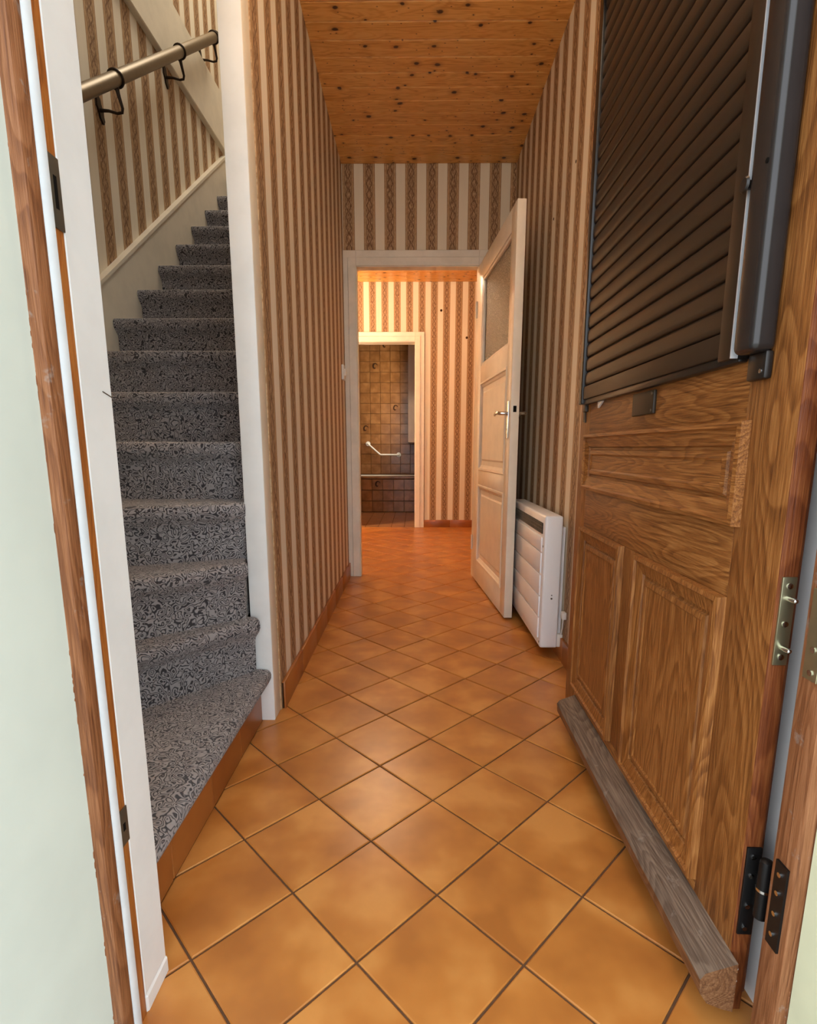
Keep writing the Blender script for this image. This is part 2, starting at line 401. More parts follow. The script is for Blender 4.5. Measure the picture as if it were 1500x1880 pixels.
m = MB(); m.box(-0.03, 0.03, -0.6, -0.55, -0.6, 0.6); m.box(-0.03, 0.03, 0.55, 0.6, -0.6, 0.6); m.box(-0.03, 0.03, -0.55, 0.55, 0.55, 0.6); m.box(-0.03, 0.03, -0.55, 0.55, -0.6, -0.55); m.box(-0.03, 0.03, -0.02, 0.02, -0.55, 0.55)
m.build('window_frame', 'paint_white', wn)

# skirting
def skirting(name, label, axis, fixed, depth, a0, a1, step, z1):
    base = MB()
    if axis == 'Y': base.box(min(fixed, fixed + depth * 0.5), max(fixed, fixed + depth * 0.5), a0, a1, -0.004, z1 - 0.003)
    else: base.box(a0, a1, min(fixed, fixed + depth * 0.5), max(fixed, fixed + depth * 0.5), -0.004, z1 - 0.003)
    b = struct(base.build(name, 'grout'), label)
    a = a0
    while a < a1 - 0.01:
        e = min(a + step - 0.002, a1)
        lo, hi = sorted((fixed, fixed + depth))
        if axis == 'Y': B('skirting_tile', 'terracotta_skirt', lo, hi, a, e, -0.004, z1, b, 0.0025, 2)
        else: B('skirting_tile', 'terracotta_skirt', a, e, lo, hi, -0.004, z1, b, 0.0025, 2)
        a += step
skirting('baseboard_left', 'terracotta tile skirting along the hallway partition', 'Y', XL, 0.012, 1.69, YE - 0.004, 0.30, 0.096)
skirting('baseboard_right', 'terracotta tile skirting below the heater', 'Y', XR, -0.012, 0.90, YE - 0.004, 0.30, 0.096)
skirting('baseboard_far', 'terracotta tile skirting under the sunlit wallpaper', 'X', YF, -0.012, 0.113, 1.10, 0.30, 0.084)

# ------------------------------------------------------------------ bathroom
YB0, YT, YW = YF + 0.12, 7.435, 8.135
bf = struct(MB().box(-1.6, 0.3, YF + 0.0, YW, -0.12, -0.003).build('floor', 'grout_bath'), 'small brown floor tiles of the bathroom')
tm = None
for i in range(9):
    for j in range(10):
        x, y = -0.93 + i * 0.15, YF + 0.075 + j * 0.15
        if y > YT: continue
        if tm is None: o = B('floor_tile', 'bath_floor_tile', -0.073, 0.073, -0.073, 0.073, -0.008, 0.0, bf, 0.002); tm = o.data
        else: o = link('floor_tile', tm, bf)
        o.location = (x, y, 0)
wbb = struct(MB().box(-1.6, 0.3, YW + 0.008, YW + 0.12, -0.02, 2.72).build('wall_bathroom_back', 'grout_bath'), 'brown glazed tile wall behind the bathtub')
TS = 0.149; tm = None
motifs = {(3, 10), (1, 8), (2, 4), (4, 12), (5, 6)}
def motif(par, x, y, z):
    pts = []
    for i in range(13):
        a = 0.4 + i * 0.42; rr = 0.056 * (1 - i / 16)
        pts.append((x + rr * math.cos(a) * 0.7, y, z + rr * math.sin(a)))
    MB().tube(pts, [0.004 + 0.006 * math.sin(math.pi * i / 12) for i in range(13)], 6).build('leaf_motif', 'motif', par)
for i in range(8):
    for j in range(15):
        x, z = -1.02 + i * TS, 0.50 + 0.075 + j * TS
        if tm is None: o = B('wall_tile', 'bath_tile', -0.0725, 0.0725, -0.004, 0.008, -0.0725, 0.0725, wbb, 0.002); tm = o.data
        else: o = link('wall_tile', tm, wbb)
        o.location = (x, YW, z); o.rotation_euler = (random.uniform(-.012, .012), 0, random.uniform(-.012, .012))
        if (i, j) in motifs: motif(o, 0, -0.005, 0)
struct(MB().box(-1.72, -1.6, YB0, YW + 0.1, -0.02, 2.72).build('wall_bathroom_left', 'bath_tile'))
struct(MB().box(0.04, 0.16, YB0, 7.30, -0.02, 2.72).box(0.04, 0.16, 7.90, YW + 0.1, -0.02, 2.72).box(0.04, 0.16, 7.3, 7.9, -0.02, 0.98).box(0.04, 0.16, 7.3, 7.9, 2.25, 2.72).build('wall_bathroom_right', 'bath_tile'))
struct(MB().box(-1.7, 0.3, YB0, YW + 0.1, 2.60, 2.72).build('ceiling', 'plaster_in'), 'plain bathroom ceiling')
w2 = struct(empty('window_2', (0.0, 7.6, 1.6)), 'cream window frame on the right bathroom wall')
m = MB(); m.box(-0.075, 0.05, -0.36, -0.30, -0.635, 0.66); m.box(-0.075, 0.05, 0.30, 0.36, -0.635, 0.66); m.box(-0.075, 0.05, -0.30, 0.30, 0.60, 0.66); m.box(-0.075, 0.05, -0.30, 0.30, -0.635, -0.58)
m.build('window_frame', 'paint_white', w2)
# bathtub
tub = tag(empty('bathtub', (-0.6, YT, 0)), 'built-in bathtub with brown tiled front behind the far doorway', 'bathtub')
m = MB().box(-0.9, 0.62, 0.008, 0.05, 0, 0.468); m.build('apron', 'grout_bath', tub)
B('rim', 'bath_tile', -0.9, 0.62, -0.012, 0.14, 0.468, 0.497, tub, 0.004)
m = MB().box(-0.9, 0.62, 0.14, 0.16, 0.06, 0.49).box(-0.9, 0.62, 0.66, 0.70, 0.06, 0.49).box(-0.9, 0.62, 0.14, 0.70, 0.02, 0.10); m.build('basin', 'tub_white', tub)
tm = None
for i in range(10):
    for j in range(3):
        if tm is None: o = B('apron_tile', 'bath_tile', -0.0725, 0.0725, -0.004, 0.008, -0.0725, 0.0725, tub, 0.002); tm = o.data
        else: o = link('apron_tile', tm, tub)
        o.location = (-0.80 + i * TS, 0, 0.078 + j * 0.153)
        if (i, j) in ((4, 1), (6, 2), (2, 2)): motif(o, 0, -0.005, 0)
# grab rail
gr = tag(empty('grab_rail', (-0.49, YW - 0.004, 0.79)), 'white cranked grab rail on the brown bathroom tiles', 'grab rail')
y = -0.06
MB().tube([(-0.198, -0.004, 0.163), (-0.198, y, 0.163), (-0.19, y, 0.155), (-0.02, y, 0.006), (0.0, y, 0.0), (0.255, y, 0.0), (0.263, y, 0.0), (0.263, -0.004, 0.0)], 0.0125, 10).build('bar', 'plastic_white', gr, True)
for x, z in ((-0.198, 0.163), (0.263, 0.0)): MB().cyl((x, -0.012, z), (x, -0.002, z), 0.034, 20).build('flange', 'plastic_white', gr)

# ------------------------------------------------------------------ door casings (inner doorway, bathroom doorway)
def casing(name, label, x0, x1, zt, y, w, mat, depth, left=True):
    e = struct(empty(name, ((x0 + x1) / 2, y, 0)), label); cx = (x0 + x1) / 2
    for sx, xi, xo in ((-1, x0, x0 - w), (1, x1, x1 + w)):
        a, b = sorted((xi, xo)); m = MB()
        m.box(a - cx, b - cx, -0.014, 0.0, 0, zt + w, 0.002)
        i0, i1 = sorted((xi, xi + sx * w * 0.55)); m.box(i0 - cx, i1 - cx, -0.022, -0.012, 0, zt + w * 0.55, 0.003)
        m.build('casing_side', mat, e)
        MB().box(xi - cx - 0.004 * (1 if sx > 0 else 0), xi - cx + 0.004 * (1 if sx < 0 else 0), -0.014, depth, 0, zt).build('jamb', mat, e)
    m = MB().box(x0 - cx, x1 - cx, -0.014, 0.0, zt, zt + w, 0.002).box(x0 - cx, x1 - cx, -0.022, -0.012, zt, zt + w * 0.55, 0.003); m.build('casing_head', mat, e)
    MB().box(x0 - cx, x1 - cx, -0.014, depth, zt - 0.004, zt).build('jamb_head', mat, e)
    return e
casing('trim_1', 'cream moulded casing around the inner doorway', OL, OR_, OT, YE, 0.094, 'paint_casing', 0.058)
casing('trim_2', 'yellow-cream casing around the bathroom doorway', BL, BR, BT, YF, 0.100, 'paint_door', 0.13)

# ------------------------------------------------------------------ entrance: facade, frame, linings
struct(MB().box(-2.6, -0.412, 0.28, 0.60, -0.2, 3.2).box(-2.6, -0.447, 0.60, 0.795, -0.2, 3.2).build('wall_front_left', 'plaster_ext'), 'pale green-white rendered reveal left of the entrance')
struct(MB().box(0.511, 2.6, 0.28, 0.60, -0.2, 3.2).box(0.56, 2.6, 0.60, 0.795, -0.2, 3.2).build('wall_front_right', 'plaster_ext_warm_bounce'), 'pale rendered reveal right of the entrance')
struct(MB().box(-0.412, 0.511, 0.28, 0.60, 2.26, 3.2).box(-0.447, 0.56, 0.60, 0.80, 2.26, 3.2).build('wall_front_top', 'plaster_ext'))
struct(MB().box(-6, 6, -6, 0.62, -0.32, -0.17).build('ground', 'paving'), 'paved ground outside the entrance')
fr = struct(empty('trim_3', (0, 0.62, 0)), 'weathered varnished oak frame of the entrance door')
def fb(nm, mat, x0, x1, y0, y1, z0, z1, bev=0.002): return B(nm, mat, x0, x1, y0 - 0.62, y1 - 0.62, z0, z1, fr, bev, 2)
ZH = 2.2
fb('jamb_lip', 'oak_frame', -0.447, -0.398, 0.597, 0.621, -0.02, ZH, 0.003)
fb('weather_seal', 'seal_white', -0.440, -0.3985, 0.6212, 0.641, -0.02, ZH, 0.004)
fb('jamb_rebate', 'oak_frame_orange', -0.470, -0.421, 0.641, 0.690, -0.02, ZH)
for z0, z1 in ((1.135, 1.215), (0.312, 0.368)):
    k_ = fb('strike_plate', 'keep_metal', -0.4212, -0.4188, 0.669, 0.6898, z0, z1, 0.001)
    B('keep_slot', 'black_void', -0.4190, -0.4185, 0.676 - 0.62, 0.682 - 0.62, z0 + 0.022, z1 - 0.022, k_)
fb('jamb_lip', 'oak_frame', 0.495, 0.560, 0.603, 0.646, -0.02, ZH, 0.004)
fb('jamb_rebate', 'oak_frame_orange', 0.549, 0.60, 0.646, 0.7065, -0.02, ZH)
fb('head', 'oak_frame', -0.447, 0.56, 0.60, 0.70, ZH, ZH + 0.06)
fb('sill', 'oak_weathered', -0.447, 0.56, 0.56, 0.645, -0.17, -0.005)
# ragged paint line where the render meets the frame
def ragged(wall, x0, x1, yb, sg):
    vs = []; fs = []; z = 0.0; i = 0
    while z < 2.2:
        w_ = random.choice((0.0004, 0.0007, 0.001, 0.0015, 0.002)); h_ = random.uniform(0.004, 0.018)
        vs += [(x1, yb + 0.0005, z), (x1, yb - w_, z + h_ * 0.3), (x1, yb - w_ * random.uniform(0.4, 1), z + h_ * 0.8), (x1, yb + 0.0005, z + h_),
               (x0, yb + 0.0005, z), (x0, yb - w_, z + h_ * 0.3), (x0, yb - w_, z + h_ * 0.8), (x0, yb + 0.0005, z + h_)]
        b_ = i * 8; fs += [(b_, b_ + 1, b_ + 2, b_ + 3), (b_, b_ + 1, b_ + 5, b_ + 4), (b_ + 1, b_ + 2, b_ + 6, b_ + 5), (b_ + 2, b_ + 3, b_ + 7, b_ + 6)]
        i += 1; z += h_ + random.choice((0.0, 0.0, 0.004, 0.02, 0.05))
    o = MB().pyd(vs, fs).build('paint_chips', 'oak_frame', bpy.data.objects[wall]); o['kind'] = 'stuff'
ragged('wall_front_left', -0.4125, -0.4116, 0.5975, 1)
ragged('wall_front_right', 0.5115, 0.5106, 0.6035, 1)
# frame half of the lower hinge and the keep of the security pins
hp = MB().prism([(0.612, 0.206), (0.634, 0.206), (0.634, 0.334), (0.612, 0.334)], 'X', 0.4915, 0.4955)
hp.bm.transform(Matrix.Translation((0, -0.62, 0))); hpl = hp.build('hinge_plate', 'iron_black', fr)
for z in (0.226, 0.258, 0.290, 0.318):
    MB().cyl((0.4895, 0.0035, z), (0.4925, 0.0035, z), 0.0034, 10).build('screw', 'steel', hpl)
kp = MB().box(0.4925, 0.4955, -0.008, 0.016, 0.596, 0.712, 0.0005).build('keep_plate', 'brass_plate', fr)
for z in (0.606, 0.636): MB().cyl((0.4912, 0.003, z), (0.4935, 0.003, z), 0.004, 10).build('screw', 'steel', kp)

struct(B('trim_4', 'paint_white', -0.62, -0.421, 0.690, 0.760, 0.030, 2.605, None, 0.002), 'white painted lining board beside the staircase')
t4 = struct(B('trim_5', 'paint_white', -0.62, -0.4185, 0.690, 0.7615, -0.002, 0.030, None, 0.003), 'white plinth block below the lining board')
struct(B('trim_6', 'paint_white', 0.549, 0.66, 0.7065, 0.802, -0.002, 2.605, None, 0.002), 'white lining board behind the entrance door hinges')
# scratch on the lining board
MB().tube([(-0.4207, 0.737, 0.956), (-0.4207, 0.748, 0.953), (-0.4207, 0.759, 0.950)], 0.0008, 6).build('scratch_mark', 'keep_metal', bpy.data.objects['trim_4'])

# ------------------------------------------------------------------ newel post at the foot of the partition
po = struct(empty('trim_7', (-0.486, 1.647, 0)), 'white painted post between staircase and hallway')
def pb(nm, mat, x0, x1, y0, y1, z0, z1, bev): return B(nm, mat, x0 + 0.486, x1 + 0.486, y0 - 1.647, y1 - 1.647, z0, z1, po, bev, 2)
pb('post_face', 'paint_white', -0.518, -0.4545, 1.608, 1.6125, 0, 2.62, 0.003)
pb('post_side', 'paint_cream', -0.515, -0.4540, 1.6125, 1.688, 0, 2.62, 0.003)

# ------------------------------------------------------------------ staircase
XS = -1.300
struct(MB().box(-1.42, XS - 0.025, 0.79, 5.4, -0.02, 4.8).build('wall_stair', 'wallpaper_stair'), 'striped wallpaper wall along the staircase')
struct(MB().box(-1.4, -0.46, 0.79, 0.81, -0.02, 4.8).build('wall_stair_front', 'plaster_in'))
struct(MB().box(-1.4, 0.9, 5.3, 5.42, 2.72, 4.8).build('wall_stair_back', 'wallpaper_back'))
struct(MB().box(0.75, 0.87, 0.7, 5.3, 2.72, 4.8).build('wall_landing', 'wallpaper_left'))
struct(MB().box(-0.512, 0.75, 0.62, 5.3, 2.72, 2.74).box(-1.4, -0.512, 4.05, 5.3, 2.62, 2.715).box(-1.4, -0.512, 4.05, 4.13, 2.38, 2.715).build('floor_landing', 'carpet'))
struct(MB().box(-1.42, -1.2, 0.79, 5.4, 4.7, 4.82).box(-0.3, 0.87, 0.7, 5.4, 4.7, 4.82).box(-1.2, -0.3, 0.7, 2.65, 4.7, 4.82).box(-1.2, -0.3, 3.95, 5.4, 4.7, 4.82).build('ceiling_landing', 'plaster_in'))
struct(MB().box(XS - 0.03, XS + 0.006, 0.82, 5.3, 2.888, 3.228, 0.004).build('trim_8', 'paint_cream'), 'broad cream fascia board crossing the stair wall')
st = tag(empty('staircase', (-0.90, 1.7, 0)), 'winding staircase with grey mottled carpet rising beside the hallway', 'staircase')
def stb(m, nm, mat, smooth=False):
    m.bm.transform(Matrix.Translation((0.90, -1.7, 0))); return m.build(nm, mat, st, smooth)
# stringer with its cap
def sz(y): return 1.567 + (y - 2.345) * 0.7596
stb(MB().prism([(1.25, sz(1.25) - 0.012), (4.04, sz(4.04) - 0.012), (4.04, sz(4.04) - 0.44), (1.25, max(0.0, sz(1.25) - 0.6))], 'X', XS - 0.0248, XS), 'stringer', 'paint_cream')
stb(MB().prism([(1.25, sz(1.25) - 0.014), (1.25, sz(1.25) + 0.004), (4.04, sz(4.04) + 0.004), (4.04, sz(4.04) - 0.014)], 'X', XS - 0.0248, XS + 0.007), 'stringer_cap', 'paint_cream')
RISE = 0.181
NOSE = {1: ((-0.458, 1.600), (-0.458, 0.813)), 2: ((-0.476, 1.570), (-1.147, 0.814)), 3: ((-0.500, 1.556), (-1.298, 0.868)),
        4: ((-0.513, 1.602), (-1.298, 1.276)), 5: ((-0.513, 1.690), (-1.298, 1.688))}
ZN = {1: 0.181, 2: 0.360, 3: 0.541, 4: 0.718, 5: 0.902}
for n in range(6, 16):
    NOSE[n] = ((-0.513, 2.405 + 0.2366 * (n - 8)), (-1.298, 2.405 + 0.2366 * (n - 8))); ZN[n] = RISE * n - (0.012 if n > 7 else 0.006)
PROF = [(-0.030, 0.0), (-0.014, -0.001), (-0.004, -0.006), (0.0, -0.016), (-0.001, -0.030), (-0.007, -0.042), (-0.019, -0.054), (-0.029, -0.066), (-0.034, -0.080)]
for n in range(1, 15):
    R_, L_ = Vector(NOSE[n][0]), Vector(NOSE[n][1]); R2, L2 = Vector(NOSE[n + 1][0]), Vector(NOSE[n + 1][1])
    d = (L_ - R_).normalized(); nr = Vector((-d.y, d.x))            # outward = away from the climb
    if nr.dot((R2 + L2) / 2 - (R_ + L_) / 2) > 0: nr = -nr
    z = ZN[n]; zb = ZN[n - 1] if n > 1 else 0.0
    prof = list(PROF) + [(-0.036, zb - z - 0.004)] if n > 1 else [p for p in PROF if p[1] > -0.045] + [(-0.03, -0.044), (-0.038, -0.046)]
    d2 = (L2 - R2).normalized(); n2 = Vector((-d2.y, d2.x))
    if n2.dot((R2 + L2) / 2 - (R_ + L_) / 2) < 0: n2 = -n2
    rows = [((R2 + n2 * 0.05), (L2 + n2 * 0.05), z)]
    rows += [(R_ + nr * o, L_ + nr * o, z + h) for o, h in prof]
    cols = 10; vs = []; fs = []
    for a, b, zz in rows:
        for q in range(cols + 1):
            t = q / cols; p = a.lerp(b, t)
            vs.append((max(p.x, -1.299), max(p.y, 0.8125), zz))
    for i in range(len(rows) - 1):
        for q in range(cols):
            i0 = i * (cols + 1) + q; fs.append((i0, i0 + 1, i0 + cols + 2, i0 + cols + 1))
    # rounded end and body behind
    e0 = [i * (cols + 1) for i in range(len(rows))]; e1 = [i * (cols + 1) + cols for i in range(len(rows))]
    b0 = len(vs); a, b, zz = rows[0]; lz = rows[-1][2]
    vs += [(max(a.x, -1.299), max(a.y, 0.8125), lz), (max(b.x, -1.299), max(b.y, 0.8125), lz)]
    fs += [tuple(e0 + [b0]), tuple(e1 + [b0 + 1]), (0, cols, b0 + 1, b0) if False else tuple([q for q in range(cols + 1)] + [b0 + 1, b0]),
           tuple([(len(rows) - 1) * (cols + 1) + q for q in range(cols + 1)] + [b0 + 1, b0])]
    stb(MB().pyd(vs, fs), 'step', 'carpet', True)
# tiled first riser
stb(MB().box(-0.70, -0.499, 0.812, 1.607, -0.003, 0.137), 'riser_bed', 'grout')
ys = [0.812, 0.952, 1.172, 1.392, 1.606]
for a, b in zip(ys, ys[1:]):
    stb(MB().box(-0.506, -0.4955, a + 0.0012, b - 0.0012, 0.0, 0.139, 0.0015), 'riser_tile', 'terracotta_skirt')

# handrail on the stair wall
hr = tag(empty('handrail', (-1.22, 2.75, 2.60)), 'round brass-brown handrail on scrolled brackets along the stair wall', 'handrail')
p0 = Vector((-1.22, 1.95, 2.165 - 0.245 * 0.7785)); p1 = Vector((-1.22, 3.735, 3.364)); og = Vector((-1.22, 2.75, 2.60))
MB().tube([p0 - og, p1 - og], 0.0265, 20).build('rail', 'rail_brass', hr, True)
MB().tube([p1 - og - (p1 - p0).normalized() * 0.004, p1 - og + (p1 - p0).normalized() * 0.006], 0.029, 20).build('end_cap', 'iron_bronze', hr, True)
dr = (p1 - p0).normalized()
for i, yb in enumerate((2.455, 3.150, 3.700)):
    c = p0 + dr * ((yb - p0.y) / dr.y) - og
    b_ = MB()
    u = Vector((1, 0, 0)); w_ = dr.cross(u)
    ring = [c + (u * math.cos(a) + w_ * math.sin(a)) * 0.0295 for a in [2 * math.pi * q / 20 for q in range(21)]]
    b_.tube(ring, 0.0055, 8, False)
    bot = c + Vector((0, 0, -0.034))
    pts = [bot + Vector((0, 0, 0.002)), bot + Vector((0.002, 0.014, -0.028)), bot + Vector((0.004, 0.030, -0.058)), bot + Vector((-0.002, 0.036, -0.070)), bot + Vector((-0.022, 0.038, -0.072)), bot + Vector((-0.06, 0.042, -0.060)), bot + Vector((-0.104, 0.046, -0.055))]
    b_.tube(pts, [0.009, 0.007, 0.006, 0.006, 0.0055, 0.006, 0.008], 8)
    b_.tube([c + Vector((0, 0, -0.026)), bot + Vector((0, 0, -0.006))], 0.011, 10)
    br = b_.build('bracket', 'iron_bronze', hr, True)
    pc = bot + Vector((-0.102, 0.046, -0.046))
    lf = []
    for t, hw in ((-0.085, 0.002), (-0.06, 0.012), (-0.03, 0.011), (0.0, 0.017), (0.03, 0.011), (0.055, 0.012), (0.075, 0.002)): lf.append((t, hw))
    outl = [(pc.y - t * 0.22 + hw * 1.35, pc.z + t * 0.62) for t, hw in lf] + [(pc.y - t * 0.22 - hw * 1.35, pc.z + t * 0.62) for t, hw in reversed(lf)]
    MB().prism(outl, 'X', pc.x - 0.003, pc.x + 0.005).build('wall_plate', 'iron_bronze', br)

# ------------------------------------------------------------------ entrance door (open against the hallway)
HX, HY = 0.487, 0.693; LW = 0.962
d1 = struct(empty('door_1', (HX, HY, 0), math.pi / 2 - math.atan(0.021)), 'open oak entrance door with brown roller shutter and raised panels')
def dB(nm, mat, x0, x1, y0, y1, z0, z1, par=d1, bev=0.0015, seg=2): return B(nm, mat, x0, x1, y0, y1, z0, z1, par, bev, seg)
DT = -0.048; DZ0, DZ1 = 0.016, 2.185
# stiles, rails, mullion (x from the hinge edge, y = 0 outer face)
st_h = dB('stile', 'oak_upright', 0.0, 0.112, -0.026, 0.0, DZ0, DZ1)
dB('edge_lip', 'oak_edge', 0.026, 0.112, DT, -0.026, DZ0, DZ1, st_h)
dB('edge_strip', 'oak_edge', -0.0012, 0.004, -0.0255, -0.0005, DZ0, DZ1, st_h, 0.0008)
st_f = dB('stile', 'oak_upright', 0.872, LW, DT, 0.0, DZ0, DZ1)
dB('rail', 'oak_across', 0.112, 0.872, DT, 0.0, DZ0, 0.150)
dB('rail', 'oak_across', 0.112, 0.872, DT, 0.0, 0.652, 0.765)
dB('rail', 'oak_across', 0.112, 0.872, DT, 0.0, 0.920, 1.075)
dB('rail', 'oak_across', 0.112, 0.872, DT, 0.0, 2.05, DZ1)
dB('mullion', 'oak_upright', 0.452, 0.544, DT, 0.0, 0.150, 0.652)
dB('glazing', 'window_glass', 0.112, 0.872, -0.030, -0.024, 1.075, 2.05)
def raised(x0, x1, z0, z1, mat, field):
    """bolection panel: outer bead, sloping band, step, flat field"""
    levels = [(0.0, 0.0), (0.001, 0.014), (0.009, 0.0155), (0.013, 0.0105), (0.036, 0.005), (0.0385, 0.000), (0.043, 0.000), (0.046, 0.0050), (0.056, 0.0065), (0.060, 0.0035)]
    vs = []; fs = []
    for i, (ins, hgt) in enumerate(levels):
        vs += [(x0 + ins, hgt, z0 + ins), (x1 - ins, hgt, z0 + ins), (x1 - ins, hgt, z1 - ins), (x0 + ins, hgt, z1 - ins)]
    for i in range(len(levels) - 1):
        for q in range(4): fs.append((i * 4 + q, i * 4 + (q + 1) % 4, (i + 1) * 4 + (q + 1) % 4, (i + 1) * 4 + q))
    k_ = (len(levels) - 1) * 4
    fs.append((k_, k_ + 1, k_ + 2, k_ + 3))
    n0 = len(vs); vs += [(x0, DT + 0.01, z0), (x1, DT + 0.01, z0), (x1, DT + 0.01, z1), (x0, DT + 0.01, z1)]
    for q in range(4): fs.append((q, (q + 1) % 4, n0 + (q + 1) % 4, n0 + q))
    fs.append((n0, n0 + 1, n0 + 2, n0 + 3))
    b = MB().pyd(vs, fs); o = b.build('panel', mat, d1); return o
raised(0.097, 0.880, 0.764, 0.921, 'oak_across', 'h')
raised(0.543, 0.875, 0.150, 0.653, 'oak_upright', 'v')
raised(0.110, 0.452, 0.146, 0.652, 'oak_upright', 'v')
# weather board along the foot
m = MB().prism([(0.0, 0.036), (0.016, 0.040), (0.040, 0.050), (0.052, 0.068), (0.054, 0.092), (0.046, 0.104), (0.0, 0.122)], 'X', -0.022, 0.858)
wbd = m.build('weather_board', 'oak_board', d1); wbd.data.materials.append(MATS['oak_weathered'])
for p in wbd.data.polygons:
    if p.normal.z > 0.55: p.material_index = 1      # bleached upper side
# roller shutter
SY = 0.010
sh = MB().box(0.155, 0.882, 0.0, 0.006, 1.02, 2.06).build('shutter_back', 'alu_dark', d1)
pitch = 0.0385
sm = None
prof = [(SY - 0.004, 0.0), (SY + 0.004, 0.0006), (SY + 0.0066, 0.003), (SY + 0.0078, 0.010), (SY + 0.0080, 0.018), (SY + 0.0076, 0.027), (SY + 0.0062, 0.033), (SY + 0.0030, 0.0352), (SY + 0.0022, 0.0375), (SY - 0.004, 0.0375)]
for i in range(26):
    if sm is None:
        o = MB().prism(prof, 'X', 0.158, 0.880).build('shutter_slat', 'alu_brown', d1, True); sm = o.data
    else: o = link('shutter_slat', sm, d1)
    o.location = (0, 0, 1.056 + i * pitch)
dB('shutter_bottom_bar', 'alu_brown', 0.120, 0.886, 0.002, 0.020, 1.018, 1.054, d1, 0.003)
dB('bottom_seal', 'alu_dark', 0.120, 0.900, 0.001, 0.016, 1.004, 1.0185, d1, 0.003)
dB('guide_plate', 'alu_brown', 0.125, 0.163, 0.004, 0.024, 1.010, 2.06, d1, 0.002)
dB('guide_strip', 'alu_strip_highlight', 0.1225, 0.1250, 0.004, 0.0262, 1.010, 2.06, d1, 0.0005)
dB('guide_channel', 'black_void', 0.108, 0.1225, 0.002, 0.016, 1.008, 2.06, d1, 0.001)
g_ = dB('guide_rail', 'alu_rail', 0.058, 0.109, 0.0, 0.034, 1.010, 2.06, d1, 0.010, 4)
MB().cyl((0.069, 0.0335, 1.245), (0.069, 0.035, 1.245), 0.0032, 12).build('screw_hole', 'black_void', g_)
kb = MB().tube([(0.116, 0.014, 1.237), (0.116, 0.030, 1.237), (0.116, 0.034, 1.237), (0.116, 0.037, 1.237)], [0.006, 0.006, 0.011, 0.009], 14).build('guide_button', 'alu_dark', d1, True)
dB('guide_rail', 'alu_dark', 0.882, 0.914, 0.0, 0.024, 1.006, 2.06, d1, 0.004)
dB('shutter_box', 'alu_dark', 0.05, 0.945, 0.0, 0.085, 2.058, 2.185, d1, 0.004)
bk = dB('guide_bracket', 'alu_dark', 0.062, 0.104, 0.0, 0.012, 0.974, 1.012, d1, 0.004)
MB().cyl((0.07, 0.011, 0.985), (0.07, 0.0135, 0.985), 0.003, 10).build('screw', 'steel', bk)
dB('guide_bracket', 'plate_brown', 0.888, 0.915, 0.0, 0.010, 0.985, 1.008, d1, 0.002)
m = MB().prism([(0.902, 0.955), (0.920, 0.958), (0.922, 0.990), (0.908, 0.992)], 'Y', 0.001, 0.005); m.build('broken_clip', 'plate_brown', d1)
cv = dB('cover_plate', 'plate_brown', 0.428, 0.540, 0.0, 0.007, 0.951, 0.999, d1, 0.002)
for z in (0.958, 0.992): MB().cyl((0.436, 0.006, z), (0.436, 0.0082, z), 0.003, 10).build('screw', 'keep_metal', cv)
m = MB().prism([(0.752, 1.004), (0.790, 1.004), (0.788, 0.988)], 'Y', 0.001, 0.006); m.build('white_wedge', 'plastic_white', d1)
bt = MB().tube([(0.955, -0.010, 1.098), (0.990, -0.010, 1.098), (1.004, -0.010, 1.098), (1.010, -0.010, 1.098)], [0.008, 0.008, 0.007, 0.004], 14).build('latch_bolt', 'steel', st_f, True)
dB('lock_face', 'brass_plate', LW - 0.0005, LW + 0.0015, -0.032, -0.008, 0.98, 1.20, st_f, 0.0005)
# hinge half, security plate on the hinge edge
h_ = dB('hinge_plate', 'iron_black', -0.0045, -0.0005, -0.0255, -0.004, 0.156, 0.304, d1, 0.0008)
for z in (0.168, 0.206, 0.258, 0.290): MB().cyl((-0.0066, -0.013, z), (-0.004, -0.013, z), 0.0036, 10).build('screw', 'steel', h_)
kx, ky = -0.022, -0.021
MB().tube([(kx, ky, 0.206), (kx, ky, 0.252)], 0.0092, 18).build('knuckle_lower', 'iron_black', h_, True)
MB().tube([(kx, ky, 0.2535), (kx, ky, 0.292), (kx, ky, 0.298), (kx, ky, 0.301)], [0.0092, 0.0092, 0.008, 0.003], 18).build('knuckle_upper', 'iron_black', h_, True)
MB().tube([(kx, ky, 0.2505), (kx, ky, 0.2545)], 0.0102, 18).build('washer', 'steel', h_, True)
MB().box(-0.020, -0.002, -0.0235, -0.0195, 0.210, 0.262, 0.0005).build('hinge_wing', 'iron_black', h_)
sp_ = dB('security_plate', 'brass_plate', -0.0042, -0.0008, -0.0235, -0.0045, 0.588, 0.712, d1, 0.0008)
for z in (0.700, 0.647, 0.600): MB().tube([(-0.004, -0.0140, z), (-0.0058, -0.0140, z), (-0.0064, -0.0140, z)], [0.0042, 0.0040, 0.002], 12).build('screw', 'steel', sp_, True)
for z in (0.683, 0.614): MB().tube([(-0.004, -0.0135, z), (-0.016, -0.0140, z), (-0.020, -0.0142, z), (-0.0215, -0.0142, z)], [0.0036, 0.0036, 0.003, 0.0012], 12).build('pin', 'steel', sp_, True)
for z in (0.070, 0.092): MB().cyl((-0.003, -0.012, z), (-0.0008, -0.012, z), 0.0022, 8).build('paint_fleck', 'plastic_white', st_h)

# ------------------------------------------------------------------ inner door
A2, B2 = Vector((0.405, 3.588)), Vector((0.471, 2.652)); L2_ = (B2 - A2).length
an = math.atan2(B2.y - A2.y, B2.x - A2.x)
d2 = struct(empty('door_2', (A2.x, A2.y, 0), an), 'open cream panelled inner door with obscured glass pane and steel lever')
